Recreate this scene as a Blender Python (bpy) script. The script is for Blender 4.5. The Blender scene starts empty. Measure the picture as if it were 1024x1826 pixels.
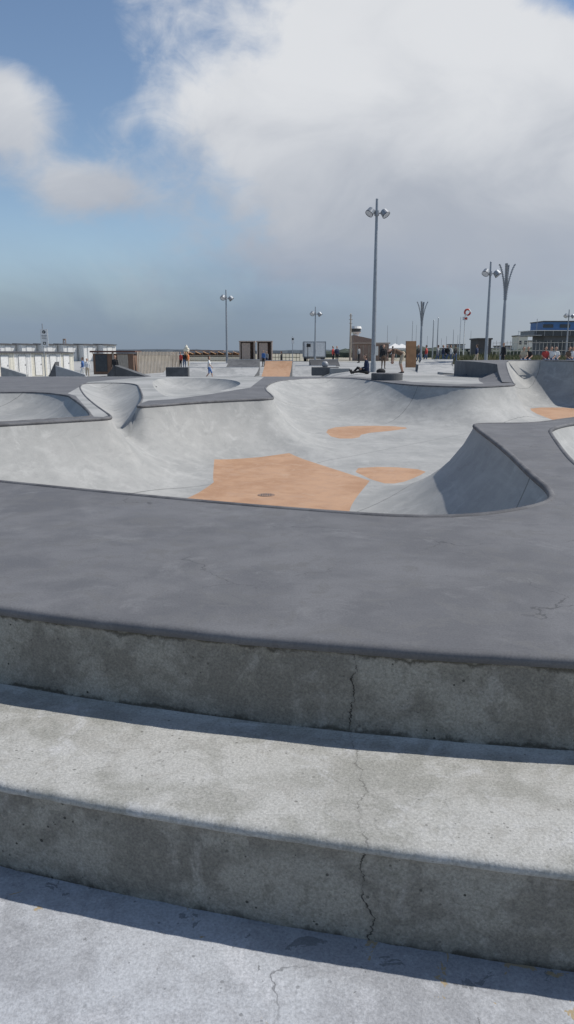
import bpy, math, random
import numpy as np
from mathutils import Vector, Matrix, noise, geometry
random.seed(7); np.random.seed(7)
scene = bpy.context.scene
coll = scene.collection

# ------------------------------------------------------------------ camera
F = 1354.0
PITCH = math.radians(11.8)
cam_d = bpy.data.cameras.new("camera")
cam = bpy.data.objects.new("camera", cam_d); coll.objects.link(cam)
cam.location = (0, 0, 1.0)
cam.rotation_euler = (math.pi/2 - PITCH, 0, 0)
cam_d.sensor_fit = 'VERTICAL'; cam_d.sensor_height = 24; cam_d.lens = 24*F/1826
cam_d.clip_start = 0.05; cam_d.clip_end = 8000
scene.camera = cam
scene.view_settings.view_transform = 'Standard'
scene.view_settings.look = 'None'
scene.view_settings.exposure = 0

# survey helpers: bearing / elevation readings turned into metres at a real distance
def bx(u, Y, v=640):
    yd = (v-913)/F
    return (u-512)/F/(math.cos(PITCH)-yd*math.sin(PITCH))*Y
def hz(v, Y):
    yd = (v-913)/F
    return 1.0 + Y*(-math.sin(PITCH)-yd*math.cos(PITCH))/(math.cos(PITCH)-yd*math.sin(PITCH))

# ------------------------------------------------------------------ node helpers
def newmat(name):
    m = bpy.data.materials.new(name); m.use_nodes = True
    nt = m.node_tree; b = nt.nodes["Principled BSDF"]
    return m, nt, b
def setin(nt, sock, v):
    if isinstance(v, bpy.types.NodeSocket): nt.links.new(v, sock)
    elif v is not None: sock.default_value = v
def math_(nt, op, a, b=None, c=None, clamp=False):
    n = nt.nodes.new('ShaderNodeMath'); n.operation = op; n.use_clamp = clamp
    setin(nt, n.inputs[0], a); setin(nt, n.inputs[1], b); setin(nt, n.inputs[2], c)
    return n.outputs[0]
def noise_(nt, vec, scale, detail=4, rough=.55, dist=0.0):
    n = nt.nodes.new('ShaderNodeTexNoise')
    setin(nt, n.inputs['Vector'], vec); n.inputs['Scale'].default_value = scale
    n.inputs['Detail'].default_value = detail; n.inputs['Roughness'].default_value = rough
    n.inputs['Distortion'].default_value = dist
    return n.outputs['Fac']
def maprange(nt, v, a, b, c=0.0, d=1.0, smooth=True):
    n = nt.nodes.new('ShaderNodeMapRange')
    n.interpolation_type = 'SMOOTHSTEP' if smooth else 'LINEAR'
    setin(nt, n.inputs['Value'], v)
    n.inputs['From Min'].default_value = a; n.inputs['From Max'].default_value = b
    n.inputs['To Min'].default_value = c; n.inputs['To Max'].default_value = d
    return n.outputs['Result']
def mix_(nt, fac, a, b, mode='MIX'):
    n = nt.nodes.new('ShaderNodeMix'); n.data_type = 'RGBA'; n.blend_type = mode
    setin(nt, n.inputs[0], fac)
    def c(s, v):
        if isinstance(v, bpy.types.NodeSocket): nt.links.new(v, s)
        else: s.default_value = (*v, 1) if len(v) == 3 else v
    c(n.inputs[6], a); c(n.inputs[7], b)
    return n.outputs[2]
def vscale(nt, vec, s):
    n = nt.nodes.new('ShaderNodeVectorMath'); n.operation = 'MULTIPLY'
    nt.links.new(vec, n.inputs[0]); n.inputs[1].default_value = s
    return n.outputs[0]

def concrete(name, c1, c2, c3=None, c4=None, big=.5, mid=4, grain=.12, pores=.5, bump=.35, streak=None, sk=(.4, .4),
             crack=0.0, grime_dark_bands=None, rough=.8, hair=0.0, flakes=False, seams=None, w=.075):
    m, nt, b = newmat(name)
    tc = nt.nodes.new('ShaderNodeTexCoord'); P = tc.outputs['Object']
    sep = nt.nodes.new('ShaderNodeSeparateXYZ'); nt.links.new(P, sep.inputs[0])
    X, Y, Z = sep.outputs
    n1 = noise_(nt, P, big, 3, .6, .4); n2 = noise_(nt, P, mid, 6, .7, .3); n3 = noise_(nt, P, 110, 2, .8)
    s = math_(nt, 'ADD', math_(nt, 'MULTIPLY', n1, .5), math_(nt, 'MULTIPLY', n2, .5))
    col = mix_(nt, maprange(nt, s, .5-w, .5+w), c1, c2)
    if c3 is not None:
        n4 = noise_(nt, P, mid*1.7, 7, .74, .8)
        col = mix_(nt, maprange(nt, n4, .51, .60, 0, .9), col, c3)
    if c4 is not None:
        n7 = noise_(nt, vscale(nt, P, (1, 1, .6)), mid*.8+.7, 7, .72, .5)
        col = mix_(nt, maprange(nt, n7, .54, .68, 0, .75), col, c4)
    if streak is not None:
        n5 = noise_(nt, vscale(nt, P, streak), 1.0, 5, .65, .8)
        col = mix_(nt, maprange(nt, n5, .52, .72, 0, sk[0]), col, tuple(min(1, x*1.4) for x in c2))
        n6 = noise_(nt, vscale(nt, P, tuple(q*1.7 for q in streak)), 1.3, 5, .7, 1.2)
        col = mix_(nt, maprange(nt, n6, .54, .72, 0, sk[1]), col, tuple(x*.55 for x in c1))
    g = maprange(nt, n3, .3, .7, 1-grain, 1+grain, False)
    gc = nt.nodes.new('ShaderNodeCombineColor')
    for i in range(3): nt.links.new(g, gc.inputs[i])
    col = mix_(nt, 1.0, col, gc.outputs[0], 'MULTIPLY')
    hgt = math_(nt, 'ADD', math_(nt, 'MULTIPLY', n2, .5), math_(nt, 'MULTIPLY', n3, .14))
    if pores > 0:
        vo = nt.nodes.new('ShaderNodeTexVoronoi'); nt.links.new(P, vo.inputs['Vector']); vo.inputs['Scale'].default_value = 34
        sc = nt.nodes.new('ShaderNodeSeparateColor'); nt.links.new(vo.outputs['Color'], sc.inputs[0])
        size = maprange(nt, sc.outputs[0], .35, 1, 0, .2, False)
        pore = math_(nt, 'LESS_THAN', vo.outputs['Distance'], size)
        pore = math_(nt, 'MULTIPLY', math_(nt, 'MULTIPLY', pore, maprange(nt, n1, .42, .6, .25, 1)), pores)
        col = mix_(nt, pore, col, tuple(x*.3 for x in c1))
        hgt = math_(nt, 'SUBTRACT', hgt, math_(nt, 'MULTIPLY', pore, .35))
    if hair > 0:
        wv = nt.nodes.new('ShaderNodeVectorMath'); wv.operation = 'ADD'
        nt.links.new(P, wv.inputs[0])
        nn = nt.nodes.new('ShaderNodeTexNoise'); nt.links.new(P, nn.inputs['Vector']); nn.inputs['Scale'].default_value = 5; nn.inputs['Detail'].default_value = 5
        sc_ = nt.nodes.new('ShaderNodeVectorMath'); sc_.operation = 'SCALE'; nt.links.new(nn.outputs['Color'], sc_.inputs[0]); sc_.inputs['Scale'].default_value = .3
        nt.links.new(sc_.outputs[0], wv.inputs[1])
        ve = nt.nodes.new('ShaderNodeTexVoronoi'); ve.feature = 'DISTANCE_TO_EDGE'; nt.links.new(wv.outputs[0], ve.inputs['Vector']); ve.inputs['Scale'].default_value = .9
        hm = math_(nt, 'MULTIPLY', maprange(nt, ve.outputs['Distance'], .0015, .004, 1, 0), maprange(nt, noise_(nt, P, 1.1, 2), .50, .58))
        col = mix_(nt, math_(nt, 'MULTIPLY', hm, hair), col, tuple(x*.3 for x in c1))
    if crack > 0:
        yz = math_(nt, 'SUBTRACT', Y, Z)
        cv = nt.nodes.new('ShaderNodeCombineXYZ'); nt.links.new(yz, cv.inputs[0])
        nt.links.new(math_(nt, 'MULTIPLY', X, .2), cv.inputs[1])
        off = math_(nt, 'MULTIPLY', math_(nt, 'SUBTRACT', noise_(nt, cv.outputs[0], 4.5, 8, .68), .5), .18)
        d = math_(nt, 'ABSOLUTE', math_(nt, 'SUBTRACT', math_(nt, 'SUBTRACT', X, .235), off))
        wob = maprange(nt, noise_(nt, P, 17, 3), .35, .65, .0003, .0028)
        cm = math_(nt, 'LESS_THAN', d, wob)
        col = mix_(nt, maprange(nt, d, 0, .018, .3*crack, 0), col, tuple(x*.6 for x in c1))
        col = mix_(nt, math_(nt, 'MULTIPLY', cm, .85*crack), col, (.025, .023, .02))
        hgt = math_(nt, 'SUBTRACT', hgt, math_(nt, 'MULTIPLY', cm, crack*.8))
    if grime_dark_bands is not None:
        for zz, hh in grime_dark_bands:
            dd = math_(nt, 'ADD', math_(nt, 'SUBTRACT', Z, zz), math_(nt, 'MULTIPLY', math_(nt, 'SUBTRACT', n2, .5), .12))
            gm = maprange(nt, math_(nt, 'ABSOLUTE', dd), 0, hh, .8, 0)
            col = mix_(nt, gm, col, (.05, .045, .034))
    if flakes:
        base = math_(nt, 'SUBTRACT', math_(nt, 'ADD', Y, math_(nt, 'MULTIPLY', X, .24)), 1.95)
        near = maprange(nt, base, -.35, -.02)
        fl = noise_(nt, P, 9, 5, .7, .6)
        fm = math_(nt, 'GREATER_THAN', math_(nt, 'ADD', fl, math_(nt, 'MULTIPLY', near, .08)), .705)
        col = mix_(nt, math_(nt, 'MULTIPLY', fm, .6), col, (.11, .115, .115))
        fl2 = noise_(nt, P, 6.3, 5, .65, .9)
        nearer = math_(nt, 'MULTIPLY', maprange(nt, base, -.22, -.05), maprange(nt, X, .0, .5, .2, 1))
        fm2 = math_(nt, 'GREATER_THAN', math_(nt, 'ADD', fl2, math_(nt, 'MULTIPLY', nearer, .13)), .69)
        col = mix_(nt, math_(nt, 'MULTIPLY', fm2, .8), col, (.36, .27, .14))
    if seams is not None:
        for axis, period, phase in seams:
            a = X if axis == 'x' else (Y if axis == 'y' else math_(nt, 'ADD', math_(nt, 'MULTIPLY', X, .8), math_(nt, 'MULTIPLY', Y, -.6)))
            fr = math_(nt, 'FRACT', math_(nt, 'ADD', math_(nt, 'DIVIDE', a, period), phase))
            fd = math_(nt, 'ABSOLUTE', math_(nt, 'SUBTRACT', fr, .5))
            sm = math_(nt, 'LESS_THAN', fd, .010/period)
            col = mix_(nt, math_(nt, 'MULTIPLY', sm, .6), col, (.06, .06, .058))
    nt.links.new(col, b.inputs['Base Color'])
    b.inputs['Specular IOR Level'].default_value = .3
    nt.links.new(maprange(nt, n2, .3, .7, rough-.12, min(1, rough+.1), False), b.inputs['Roughness'])
    bp = nt.nodes.new('ShaderNodeBump'); bp.inputs['Strength'].default_value = bump; bp.inputs['Distance'].default_value = .03
    nt.links.new(hgt, bp.inputs['Height']); nt.links.new(bp.outputs[0], b.inputs['Normal'])
    return m

def plain(name, c, rough=.6, metal=0.0, var=.15, scale=6, stretch=(1, 1, 1), bump=.1):
    m, nt, b = newmat(name)
    tc = nt.nodes.new('ShaderNodeTexCoord')
    n = noise_(nt, vscale(nt, tc.outputs['Object'], stretch), scale, 3, .6)
    col = mix_(nt, maprange(nt, n, .3, .7), tuple(x*(1-var) for x in c), tuple(min(1, x*(1+var)) for x in c))
    nt.links.new(col, b.inputs['Base Color'])
    b.inputs['Roughness'].default_value = rough; b.inputs['Metallic'].default_value = metal
    bp = nt.nodes.new('ShaderNodeBump'); bp.inputs['Strength'].default_value = bump; bp.inputs['Distance'].default_value = .01
    nt.links.new(n, bp.inputs['Height']); nt.links.new(bp.outputs[0], b.inputs['Normal'])
    return m

M_deck = concrete("dark_deck_concrete", (.115, .116, .122), (.150, .151, .157), (.132, .132, .134), (.172, .173, .178), big=.8, mid=2.6, grain=.14, pores=.25, bump=.16,
                  streak=(1.3, 2.0, 1), sk=(.14, .12), rough=.75, hair=.5)
M_bowl = concrete("bowl_concrete", (.285, .288, .278), (.365, .365, .35), (.32, .32, .308), (.40, .40, .385), big=.5, mid=2.4, grain=.09, pores=.12, bump=.10,
                  streak=(1.9, .5, 3.2), sk=(.25, .22), rough=.7, seams=(('d', 3.1, .2),), w=.09)
M_orange = concrete("terracotta_concrete", (.37, .215, .125), (.45, .28, .175), (.41, .26, .17), (.46, .31, .21), big=.6, mid=2.6, grain=.1, pores=.15, bump=.1, rough=.75)
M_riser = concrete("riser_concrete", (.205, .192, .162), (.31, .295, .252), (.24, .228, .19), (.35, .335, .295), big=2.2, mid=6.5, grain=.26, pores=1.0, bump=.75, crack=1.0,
                   grime_dark_bands=((-.353, .020), (-.69, .032), (-.045, .018)), rough=.88, w=.05)  # grime at both riser bases; last band darkens the riser's top edge
M_tread = concrete("tread_concrete", (.29, .288, .262), (.40, .398, .375), (.345, .34, .315), (.47, .472, .465), big=1.6, mid=4.5, grain=.22, pores=.6, bump=.4, crack=.45, rough=.8, w=.055, hair=.4)
M_floor = concrete("paving_concrete", (.30, .308, .322), (.405, .42, .44), (.35, .36, .375), (.47, .48, .50), big=1.5, mid=5, grain=.2, pores=.5, bump=.4, rough=.82, flakes=True, hair=.6, w=.06)
M_plaza = concrete("plaza_concrete", (.26, .265, .255), (.37, .37, .36), None, None, big=.15, mid=1.0, grain=.08, pores=0, bump=.05, rough=.8)
M_sand = concrete("sand_and_shingle", (.30, .27, .21), (.38, .35, .28), (.12, .14, .07), big=.02, mid=.08, grain=.1, pores=0, bump=.05)
M_cope = concrete("coping_concrete", (.09, .09, .095), (.15, .15, .155), None, None, big=1, mid=5, grain=.15, pores=0, bump=.3)

# ------------------------------------------------------------------ mesh builder
class MB:
    def __init__(s): s.v = []; s.f = []; s.m = []; s.mats = []
    def mi(s, mat):
        if mat not in s.mats: s.mats.append(mat)
        return s.mats.index(mat)
    def add(s, vs, fs, mat):
        o = len(s.v); s.v += [tuple(p) for p in vs]; k = s.mi(mat)
        for f in fs: s.f.append([i+o for i in f]); s.m.append(k)
    def box(s, c, d, mat, rz=0.0, ry=0.0, rx=0.0, taper=1.0):
        R = Matrix.Rotation(rz, 3, 'Z') @ Matrix.Rotation(ry, 3, 'Y') @ Matrix.Rotation(rx, 3, 'X')
        vs = []
        for z in (-1, 1):
            t = taper if z > 0 else 1
            for x, y in ((-1, -1), (1, -1), (1, 1), (-1, 1)):
                vs.append(Vector(c) + R @ Vector((x*d[0]/2*t, y*d[1]/2*t, z*d[2]/2)))
        s.add(vs, [(3, 2, 1, 0), (4, 5, 6, 7), (0, 1, 5, 4), (1, 2, 6, 5), (2, 3, 7, 6), (3, 0, 4, 7)], mat)
    def tube(s, p0, p1, r0, r1, mat, n=10, cap=True):
        p0 = Vector(p0); p1 = Vector(p1); a = (p1-p0).normalized()
        u = a.orthogonal().normalized(); w = a.cross(u)
        vs = []
        for p, r in ((p0, r0), (p1, r1)):
            for i in range(n):
                t = 2*math.pi*i/n; vs.append(p + (u*math.cos(t)+w*math.sin(t))*r)
        fs = [(i, (i+1) % n, n+(i+1) % n, n+i) for i in range(n)]
        if cap: fs += [tuple(range(n-1, -1, -1)), tuple(range(n, 2*n))]
        s.add(vs, fs, mat)
    def sphere(s, c, r, mat, n=12, sc=(1, 1, 1)):
        vs = []; fs = []
        for i in range(n//2+1):
            ph = math.pi*i/(n//2)
            for j in range(n):
                t = 2*math.pi*j/n
                vs.append((c[0]+r*sc[0]*math.sin(ph)*math.cos(t), c[1]+r*sc[1]*math.sin(ph)*math.sin(t), c[2]+r*sc[2]*math.cos(ph)))
        for i in range(n//2):
            for j in range(n):
                fs.append((i*n+j, (i+1)*n+j, (i+1)*n+(j+1) % n, i*n+(j+1) % n))
        s.add(vs, fs, mat)
    def obj(s, name, loc=(0, 0, 0), rz=0.0, smooth=False, bevel=0):
        me = bpy.data.meshes.new(name); me.from_pydata(s.v, [], s.f)
        for m in s.mats: me.materials.append(m)
        me.polygons.foreach_set('material_index', s.m)
        if smooth: me.polygons.foreach_set('use_smooth', [True]*len(s.f))
        me.update()
        o = bpy.data.objects.new(name, me); coll.objects.link(o)
        o.location = loc; o.rotation_euler = (0, 0, rz)
        if bevel:
            b = o.modifiers.new('bevel', 'BEVEL'); b.width = bevel; b.segments = 2; b.limit_method = 'ANGLE'
        return o

# ------------------------------------------------------------------ terrain
def ss(x, a, b):
    t = np.clip((np.asarray(x, float)-a)/(b-a), 0, 1); return t*t*(3-2*t)
def tz(x, y):
    x = np.asarray(x, float); y = np.asarray(y, float)
    dip = ss(y, 34.3, 38)*(1-ss(y, 78, 95))*(1-ss(x, 1.2, 3.2))
    return -dip*(.6+.4*ss(-x, 9, 18))
def tzf(x, y): return float(tz(x, y))

def quad_edge(a, b, c):
    def f(x):
        L = 2.6
        if x < -L: return a+b*-L+c*L*L + (b-2*c*L)*(x+L)
        if x > L: return a+b*L+c*L*L + (b+2*c*L)*(x-L)
        return a+b*x+c*x*x
    return f
E1 = quad_edge(2.58, -.2387, .054)
E2 = quad_edge(1.959, -.246, .035)

def chaikin(P, it=3):
    P = np.array(P, float)
    for _ in range(it):
        Q = np.roll(P, -1, 0)
        P = np.stack([P*.75+Q*.25, P*.25+Q*.75], 1).reshape(-1, P.shape[1])
    return P
def densify(P, step=.15):
    out = []
    for i in range(len(P)):
        a = P[i]; b = P[(i+1) % len(P)]
        n = max(1, int(np.linalg.norm((b-a)[:2])/step))
        for k in range(n): out.append(a+(b-a)*k/n)
    return np.array(out)
def inside(P, poly):
    x, y = P[:, 0], P[:, 1]; r = np.zeros(len(P), bool)
    n = len(poly)
    for i in range(n):
        x1, y1 = poly[i][:2]; x2, y2 = poly[(i+1) % n][:2]
        c = ((y1 > y) != (y2 > y)) & (x < (x2-x1)*(y-y1)/((y2-y1) if y2 != y1 else 1e-12)+x1)
        r ^= c
    return r
def dist(P, poly):
    best = np.full(len(P), 1e9)
    A = np.array(poly)[:, :2]; B = np.roll(A, -1, 0)
    for a, b in zip(A, B):
        ab = b-a; L = ab@ab
        if L < 1e-12: continue
        t = np.clip(((P-a)@ab)/L, 0, 1)
        d = np.hypot(*(P-(a+t[:, None]*ab)).T)
        best = np.minimum(best, d)
    return best

main_lip = [(1.0, 4.54, 0), (0, 4.88, 0), (-1.03, 5.34, 0), (-2.29, 5.97, 0), (-4.5, 7.1, 0), (-6.6, 8.1, 0), (-7.2, 8.45, 0), (-6.6, 9.0, 0), (-5.2, 10.1, 0),
            (-4.1, 10.95, 0), (-3.0, 11.9, 0), (-2.82, 12.1, 0), (-2.85, 12.4, 0), (-3.75, 15, 0), (-4.95, 18.7, 0), (-6.5, 24, 0), (-7.0, 26.6, 0), (-5.2, 26.6, 0), (-4.1, 21.5, 0),
            (-3.3, 17.6, 0), (-2.95, 15.3, 0), (-2.90, 14.75, 0), (-2.7, 14.9, 0), (-1.93, 16.1, 0), (-.9, 17.0, 0), (-.36, 17.3, 0), (-.3, 17.9, 0), (-.68, 22.3, 0), (-.6, 26, 0), (-.26, 29.3, 0),
            (1.1, 32, 0), (2.4, 32, 0), (3.05, 30.6, 0), (3.56, 26.5, 0), (4.3, 24.3, 0), (5.77, 23.4, 0), (7.2, 24.6, 0), (7.6, 25.6, 0), (7.7, 26.2, 0),
            (8.3, 29, .3), (9.2, 32.6, .65), (9.9, 34.6, .68), (11.2, 34.4, .7), (12.1, 32, .7), (13.2, 27, .65), (14, 20, .45), (13, 15, .1), (9, 13.8, 0), (6, 13.2, 0), (4.5, 12.1, 0),
            (3.65, 11.12, 0), (2.95, 11.1, 0), (2.7, 11.0, 0), (2.62, 10.6, 0), (2.34, 8.1, 0), (2.06, 6.3, 0), (1.98, 5.6, 0), (1.8, 5.05, 0)]
main_floors = [([(-1.46, 10.9), (-1.2, 12.5), (-1.45, 15), (0, 15.9), (1.4, 12.6), (1.0, 11), (.82, 10), (.6, 7.5), (0, 7), (-1.2, 7.4), (-2.6, 8.5), (-2.2, 9.8)], -1.1),
               ([(1.2, 14), (1.53, 12.35), (2.1, 12.35), (2.6, 13.8), (5, 15), (9, 16.5), (11.4, 20), (11.4, 29.5), (11.2, 30.8), (9.7, 30.6), (8.97, 27.9), (8.4, 24.5), (7.3, 22.2), (5.7, 21), (4.1, 21.8), (3, 23), (1.6, 23), (1, 21), (1.0, 19), (1.4, 17), (1.3, 15)], -1.1)]
left_pit = [(-4.35, 11.17, 0), (-3.25, 12.2, 0), (-3.18, 12.5, 0), (-4.1, 15.3, 0), (-5.15, 18.2, 0), (-5.3, 18.6, 0), (-6.4, 20.2, 0), (-7.6, 20.2, 0), (-13, 20, 0), (-14, 14, 0), (-9.5, 9.6, 0), (-6.9, 9.25, 0)]
left_floor = [([(-4.75, 13.2), (-5.7, 16.3), (-7.0, 18.7), (-11.5, 17.5), (-11, 14), (-7.5, 11.3)], -.55)]
right_pit = [(3.6, 10.5, 0), (3.2, 9.1, 0), (2.55, 6.6, 0), (2.6, 5.9, 0), (3.2, 5.1, 0), (4.5, 4.5, 0), (8, 4.2, 0), (9, 8, 0), (9, 11.8, 0), (6, 12.4, 0), (4.6, 11.55, 0)]
right_floor = [([(4.5, 9.4), (3.9, 7.3), (5, 6), (7.2, 6), (7.5, 10.3), (6, 10.6)], -.7)]
back_pit = [(-2.75, 17.9, 0), (-2.35, 18.6, 0), (-1.6, 22, 0), (-1.5, 27, 0), (-2.6, 31.5, 0), (-5.2, 32.5, 0), (-5.0, 28.5, 0), (-4.0, 23.0, 0), (-3.1, 19, 0)]
back_floor = [([(-2.9, 21.5), (-2.3, 21.2), (-2.4, 27), (-3.3, 29.5), (-4.2, 30), (-3.9, 27.5)], -.4)]
PITS = []
for lip, fl, it in ((main_lip, main_floors, 3), (left_pit, left_floor, 2), (right_pit, right_floor, 3), (back_pit, back_floor, 3)):
    L = densify(chaikin(lip, it), .14)
    PITS.append((L, [(densify(chaikin([(x, y) for x, y in p], 2), .2), z) for p, z in fl]))
oranges = [chaikin([(-1.46, 10.9), (-1.2, 12.5), (-1.25, 12.6), (-1.45, 15), (-1.44, 15.05), (0, 15.95), (.1, 15.85), (1.4, 12.65), (1.38, 12.55), (1.0, 11), (.82, 10), (.6, 7.5), (0, 7), (-1.2, 7.4), (-2.6, 8.5), (-2.2, 9.8)], 2),
           chaikin([(1.03, 21.1), (1.53, 22.4), (2.96, 22.6), (3.6, 21.9), (2.93, 21.1), (2.0, 20.3), (1.8, 19.1), (1.17, 19.1)], 1),
           chaikin([(1.14, 14), (1.9, 14.3), (2.6, 13.8), (2.27, 13.05), (1.85, 12.35), (1.53, 12.35)], 1),
           chaikin([(9.6, 30.3), (11.4, 30.3), (11.5, 24), (8.6, 24.1), (8.56, 24.6), (8.97, 27.9)], 1)]
# pale (unpigmented) areas of deck
pale = [np.array([(-2.95, 12.27), (-3.12, 12.33), (-5.1, 18.5), (-5.6, 19.6), (-7.1, 27.5), (-6, 33.6), (-1.0, 33.6), (-1.1, 23), (-2.0, 18.9), (-2.6, 17.0), (-3.0, 16.6)]),
        np.array([(4.5, 27.6), (5.6, 25.3), (6.7, 26.2), (7.0, 28), (7.7, 31), (8.4, 33.7), (3.0, 33.7), (3.9, 31)])]

def prof(s, k=.94): return (1-np.sqrt(np.maximum(0, 1-(k*s)**2)))/(1-math.sqrt(1-k*k))

pts = []; edges = []
def add_loop(P, closed=True):
    o = len(pts); pts.extend([(float(p[0]), float(p[1])) for p in P]); n = len(P)
    for i in range(n if closed else n-1): edges.append((o+i, o+(i+1) % n))
for L, fl in PITS: add_loop(L)
for O in oranges: add_loop(densify(O, .25))
for O in pale: add_loop(densify(O, .5))
xs = sorted(set([round(v, 3) for v in list(np.arange(-6, 6.01, .1)) + [-3000, -800, -200, -80, -40, -20, -10, 10, 20, 40, 80, 200, 800, 3000]]))
front = [(x, E1(x)+.03) for x in xs]
add_loop(np.array(front), False)
add_loop(np.array([(-60, 33.9), (-20, 33.9), (0, 33.9), (7.5, 33.9), (60, 33.9)]), False)
seen = {}
cell = .05
def ok_add(x, y, mind):
    k = (int(math.floor(x/cell)), int(math.floor(y/cell)))
    r = int(mind/cell)+1
    for i in range(-r, r+1):
        for j in range(-r, r+1):
            for q in seen.get((k[0]+i, k[1]+j), ()):
                if (q[0]-x)**2+(q[1]-y)**2 < mind*mind: return False
    seen.setdefault(k, []).append((x, y)); return True
for p in pts:
    if abs(p[0]) < 100: seen.setdefault((int(math.floor(p[0]/cell)), int(math.floor(p[1]/cell))), []).append(p)
for L, fl in PITS:
    nrm = np.roll(L, -1, 0)[:, :2]-np.roll(L, 1, 0)[:, :2]
    nrm = np.stack([-nrm[:, 1], nrm[:, 0]], 1); nrm /= np.linalg.norm(nrm, axis=1)[:, None]+1e-9
    t = L[:, :2]+nrm*.01
    sgn = 1 if inside(t, L).mean() > .5 else -1
    for off in (.035, .08, .14, .22, .33, .46):
        Cc = L[:, :2]+nrm*off*sgn
        d = dist(Cc, L); good = inside(Cc, L) & (d > off*.93)
        for p in Cc[good]:
            if ok_add(p[0], p[1], min(.1, off*.7)): pts.append((float(p[0]), float(p[1])))
    x0, y0 = L[:, :2].min(0); x1, y1 = L[:, :2].max(0)
    G = []
    y = y0
    while y < y1:
        st = .17 if y < 20 else .26
        for x in np.arange(x0, x1, st): G.append((x+random.uniform(-.2, .2)*st, y+random.uniform(-.2, .2)*st))
        y += st
    G = np.array(G); G = G[inside(G, L) & (dist(G, L) > .5)]
    for p in G:
        if ok_add(p[0], p[1], .08): pts.append((float(p[0]), float(p[1])))
G = np.array([(x+.013*y, y) for x in np.arange(-30, 30, 1.0) for y in np.arange(-2, 100, 1.0)])
ok = np.array([g[1] > E1(g[0])+.4 for g in G])
for L, fl in PITS: ok &= ~inside(G, L) & (dist(G, L) > .3)
for p in G[ok]: pts.append((float(p[0]), float(p[1])))
for r in (120, 160, 250, 500, 1200, 3000):
    for k in range(1, 24):
        a = math.pi*k/24; x = r*math.cos(a); y = r*math.sin(a)
        if y > E1(x)+5: pts.append((x, y))
res = geometry.delaunay_2d_cdt([Vector(p) for p in pts], edges, [], 0, 1e-5)
V = np.array([(v.x, v.y) for v in res[0]]); T = res[2]
Z = tz(V[:, 0], V[:, 1])
for L, fl in PITS:
    sel = np.where(inside(V, L) | (dist(V, L) < 2e-3))[0]
    P = V[sel]; dl = dist(P, L)
    df = np.full(len(P), 1e9); fz = np.full(len(P), fl[0][1])
    for poly, z in fl:
        d = dist(P, poly); d[inside(P, poly)] = 0; df = np.minimum(df, d)
    D = np.hypot(P[:, None, 0]-L[None, ::2, 0], P[:, None, 1]-L[None, ::2, 1])
    W = np.exp(-(D-D.min(1)[:, None])/(.12+.35*dl[:, None])); lz = (W*L[None, ::2, 2]).sum(1)/W.sum(1)
    s = df/(df+dl+1e-9)
    s = np.where(dl < 2e-3, 1.0, s)
    Z[sel] = fz+(lz-fz)*prof(s)
cent = np.array([V[list(t)].mean(0) for t in T])
is_bowl = np.zeros(len(T), bool)
for L, fl in PITS: is_bowl |= inside(cent, L)
is_or = np.zeros(len(T), bool)
for O in oranges: is_or |= inside(cent, O)
is_pale = np.zeros(len(T), bool)
for O in pale: is_pale |= inside(cent, O)
keep = cent[:, 1] > np.array([E1(c[0])+.03 for c in cent])
VV = [(float(x), float(y), float(z)) for (x, y), z in zip(V, Z)]
def sub(name, mask, mats, idx, smooth):
    used = {}; vs = []; fs = []; mi = []
    for i in np.where(mask)[0]:
        f = []
        for k in T[i]:
            if k not in used: used[k] = len(vs); vs.append(VV[k])
            f.append(used[k])
        fs.append(f); mi.append(idx[i])
    me = bpy.data.meshes.new(name); me.from_pydata(vs, [], fs)
    for m in mats: me.materials.append(m)
    me.polygons.foreach_set('material_index', mi)
    me.polygons.foreach_set('use_smooth', [smooth]*len(fs)); me.update()
    o = bpy.data.objects.new(name, me); coll.objects.link(o); return o
bowl = sub("skate_bowl", keep & is_bowl, [M_bowl, M_orange], is_or.astype(int), True)
gi = np.where(cent[:, 1] < 33.9, np.where(is_pale, 1, 0), np.where((cent[:, 1] < 105) & (np.abs(cent[:, 0]) < 60), 1, 2))
ground = sub("ground", keep & ~is_bowl, [M_deck, M_plaza, M_sand], gi, True)
for L, fl in PITS[:3]:
    cu = bpy.data.curves.new("coping", 'CURVE'); cu.dimensions = '3D'; cu.bevel_depth = .028; cu.bevel_resolution = 2
    sp = cu.splines.new('POLY'); sp.points.add(len(L)-1); sp.use_cyclic_u = True
    for i, p in enumerate(L): sp.points[i].co = (p[0], p[1], p[2]-.014, 1)
    cu.materials.append(M_cope)
    o = bpy.data.objects.new("coping", cu); coll.objects.link(o); o.parent = bowl
M_metal = plain("galvanised_steel", (.30, .31, .33), .45, .6, .1)
M_darkm = plain("dark_steel", (.06, .06, .065), .5, .3)
mb = MB(); M_drain = plain("drain_iron", (.24, .16, .115), .7)
mb.tube((0, 0, 0), (0, 0, .006), .13, .13, M_drain, 24)
for k in range(-2, 3): mb.box((k*.035, 0, .008), (.010, .15, .003), M_darkm)
o = mb.obj("floor_drain", (bx(475, 11.3, 882), 11.3, -1.1))

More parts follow.
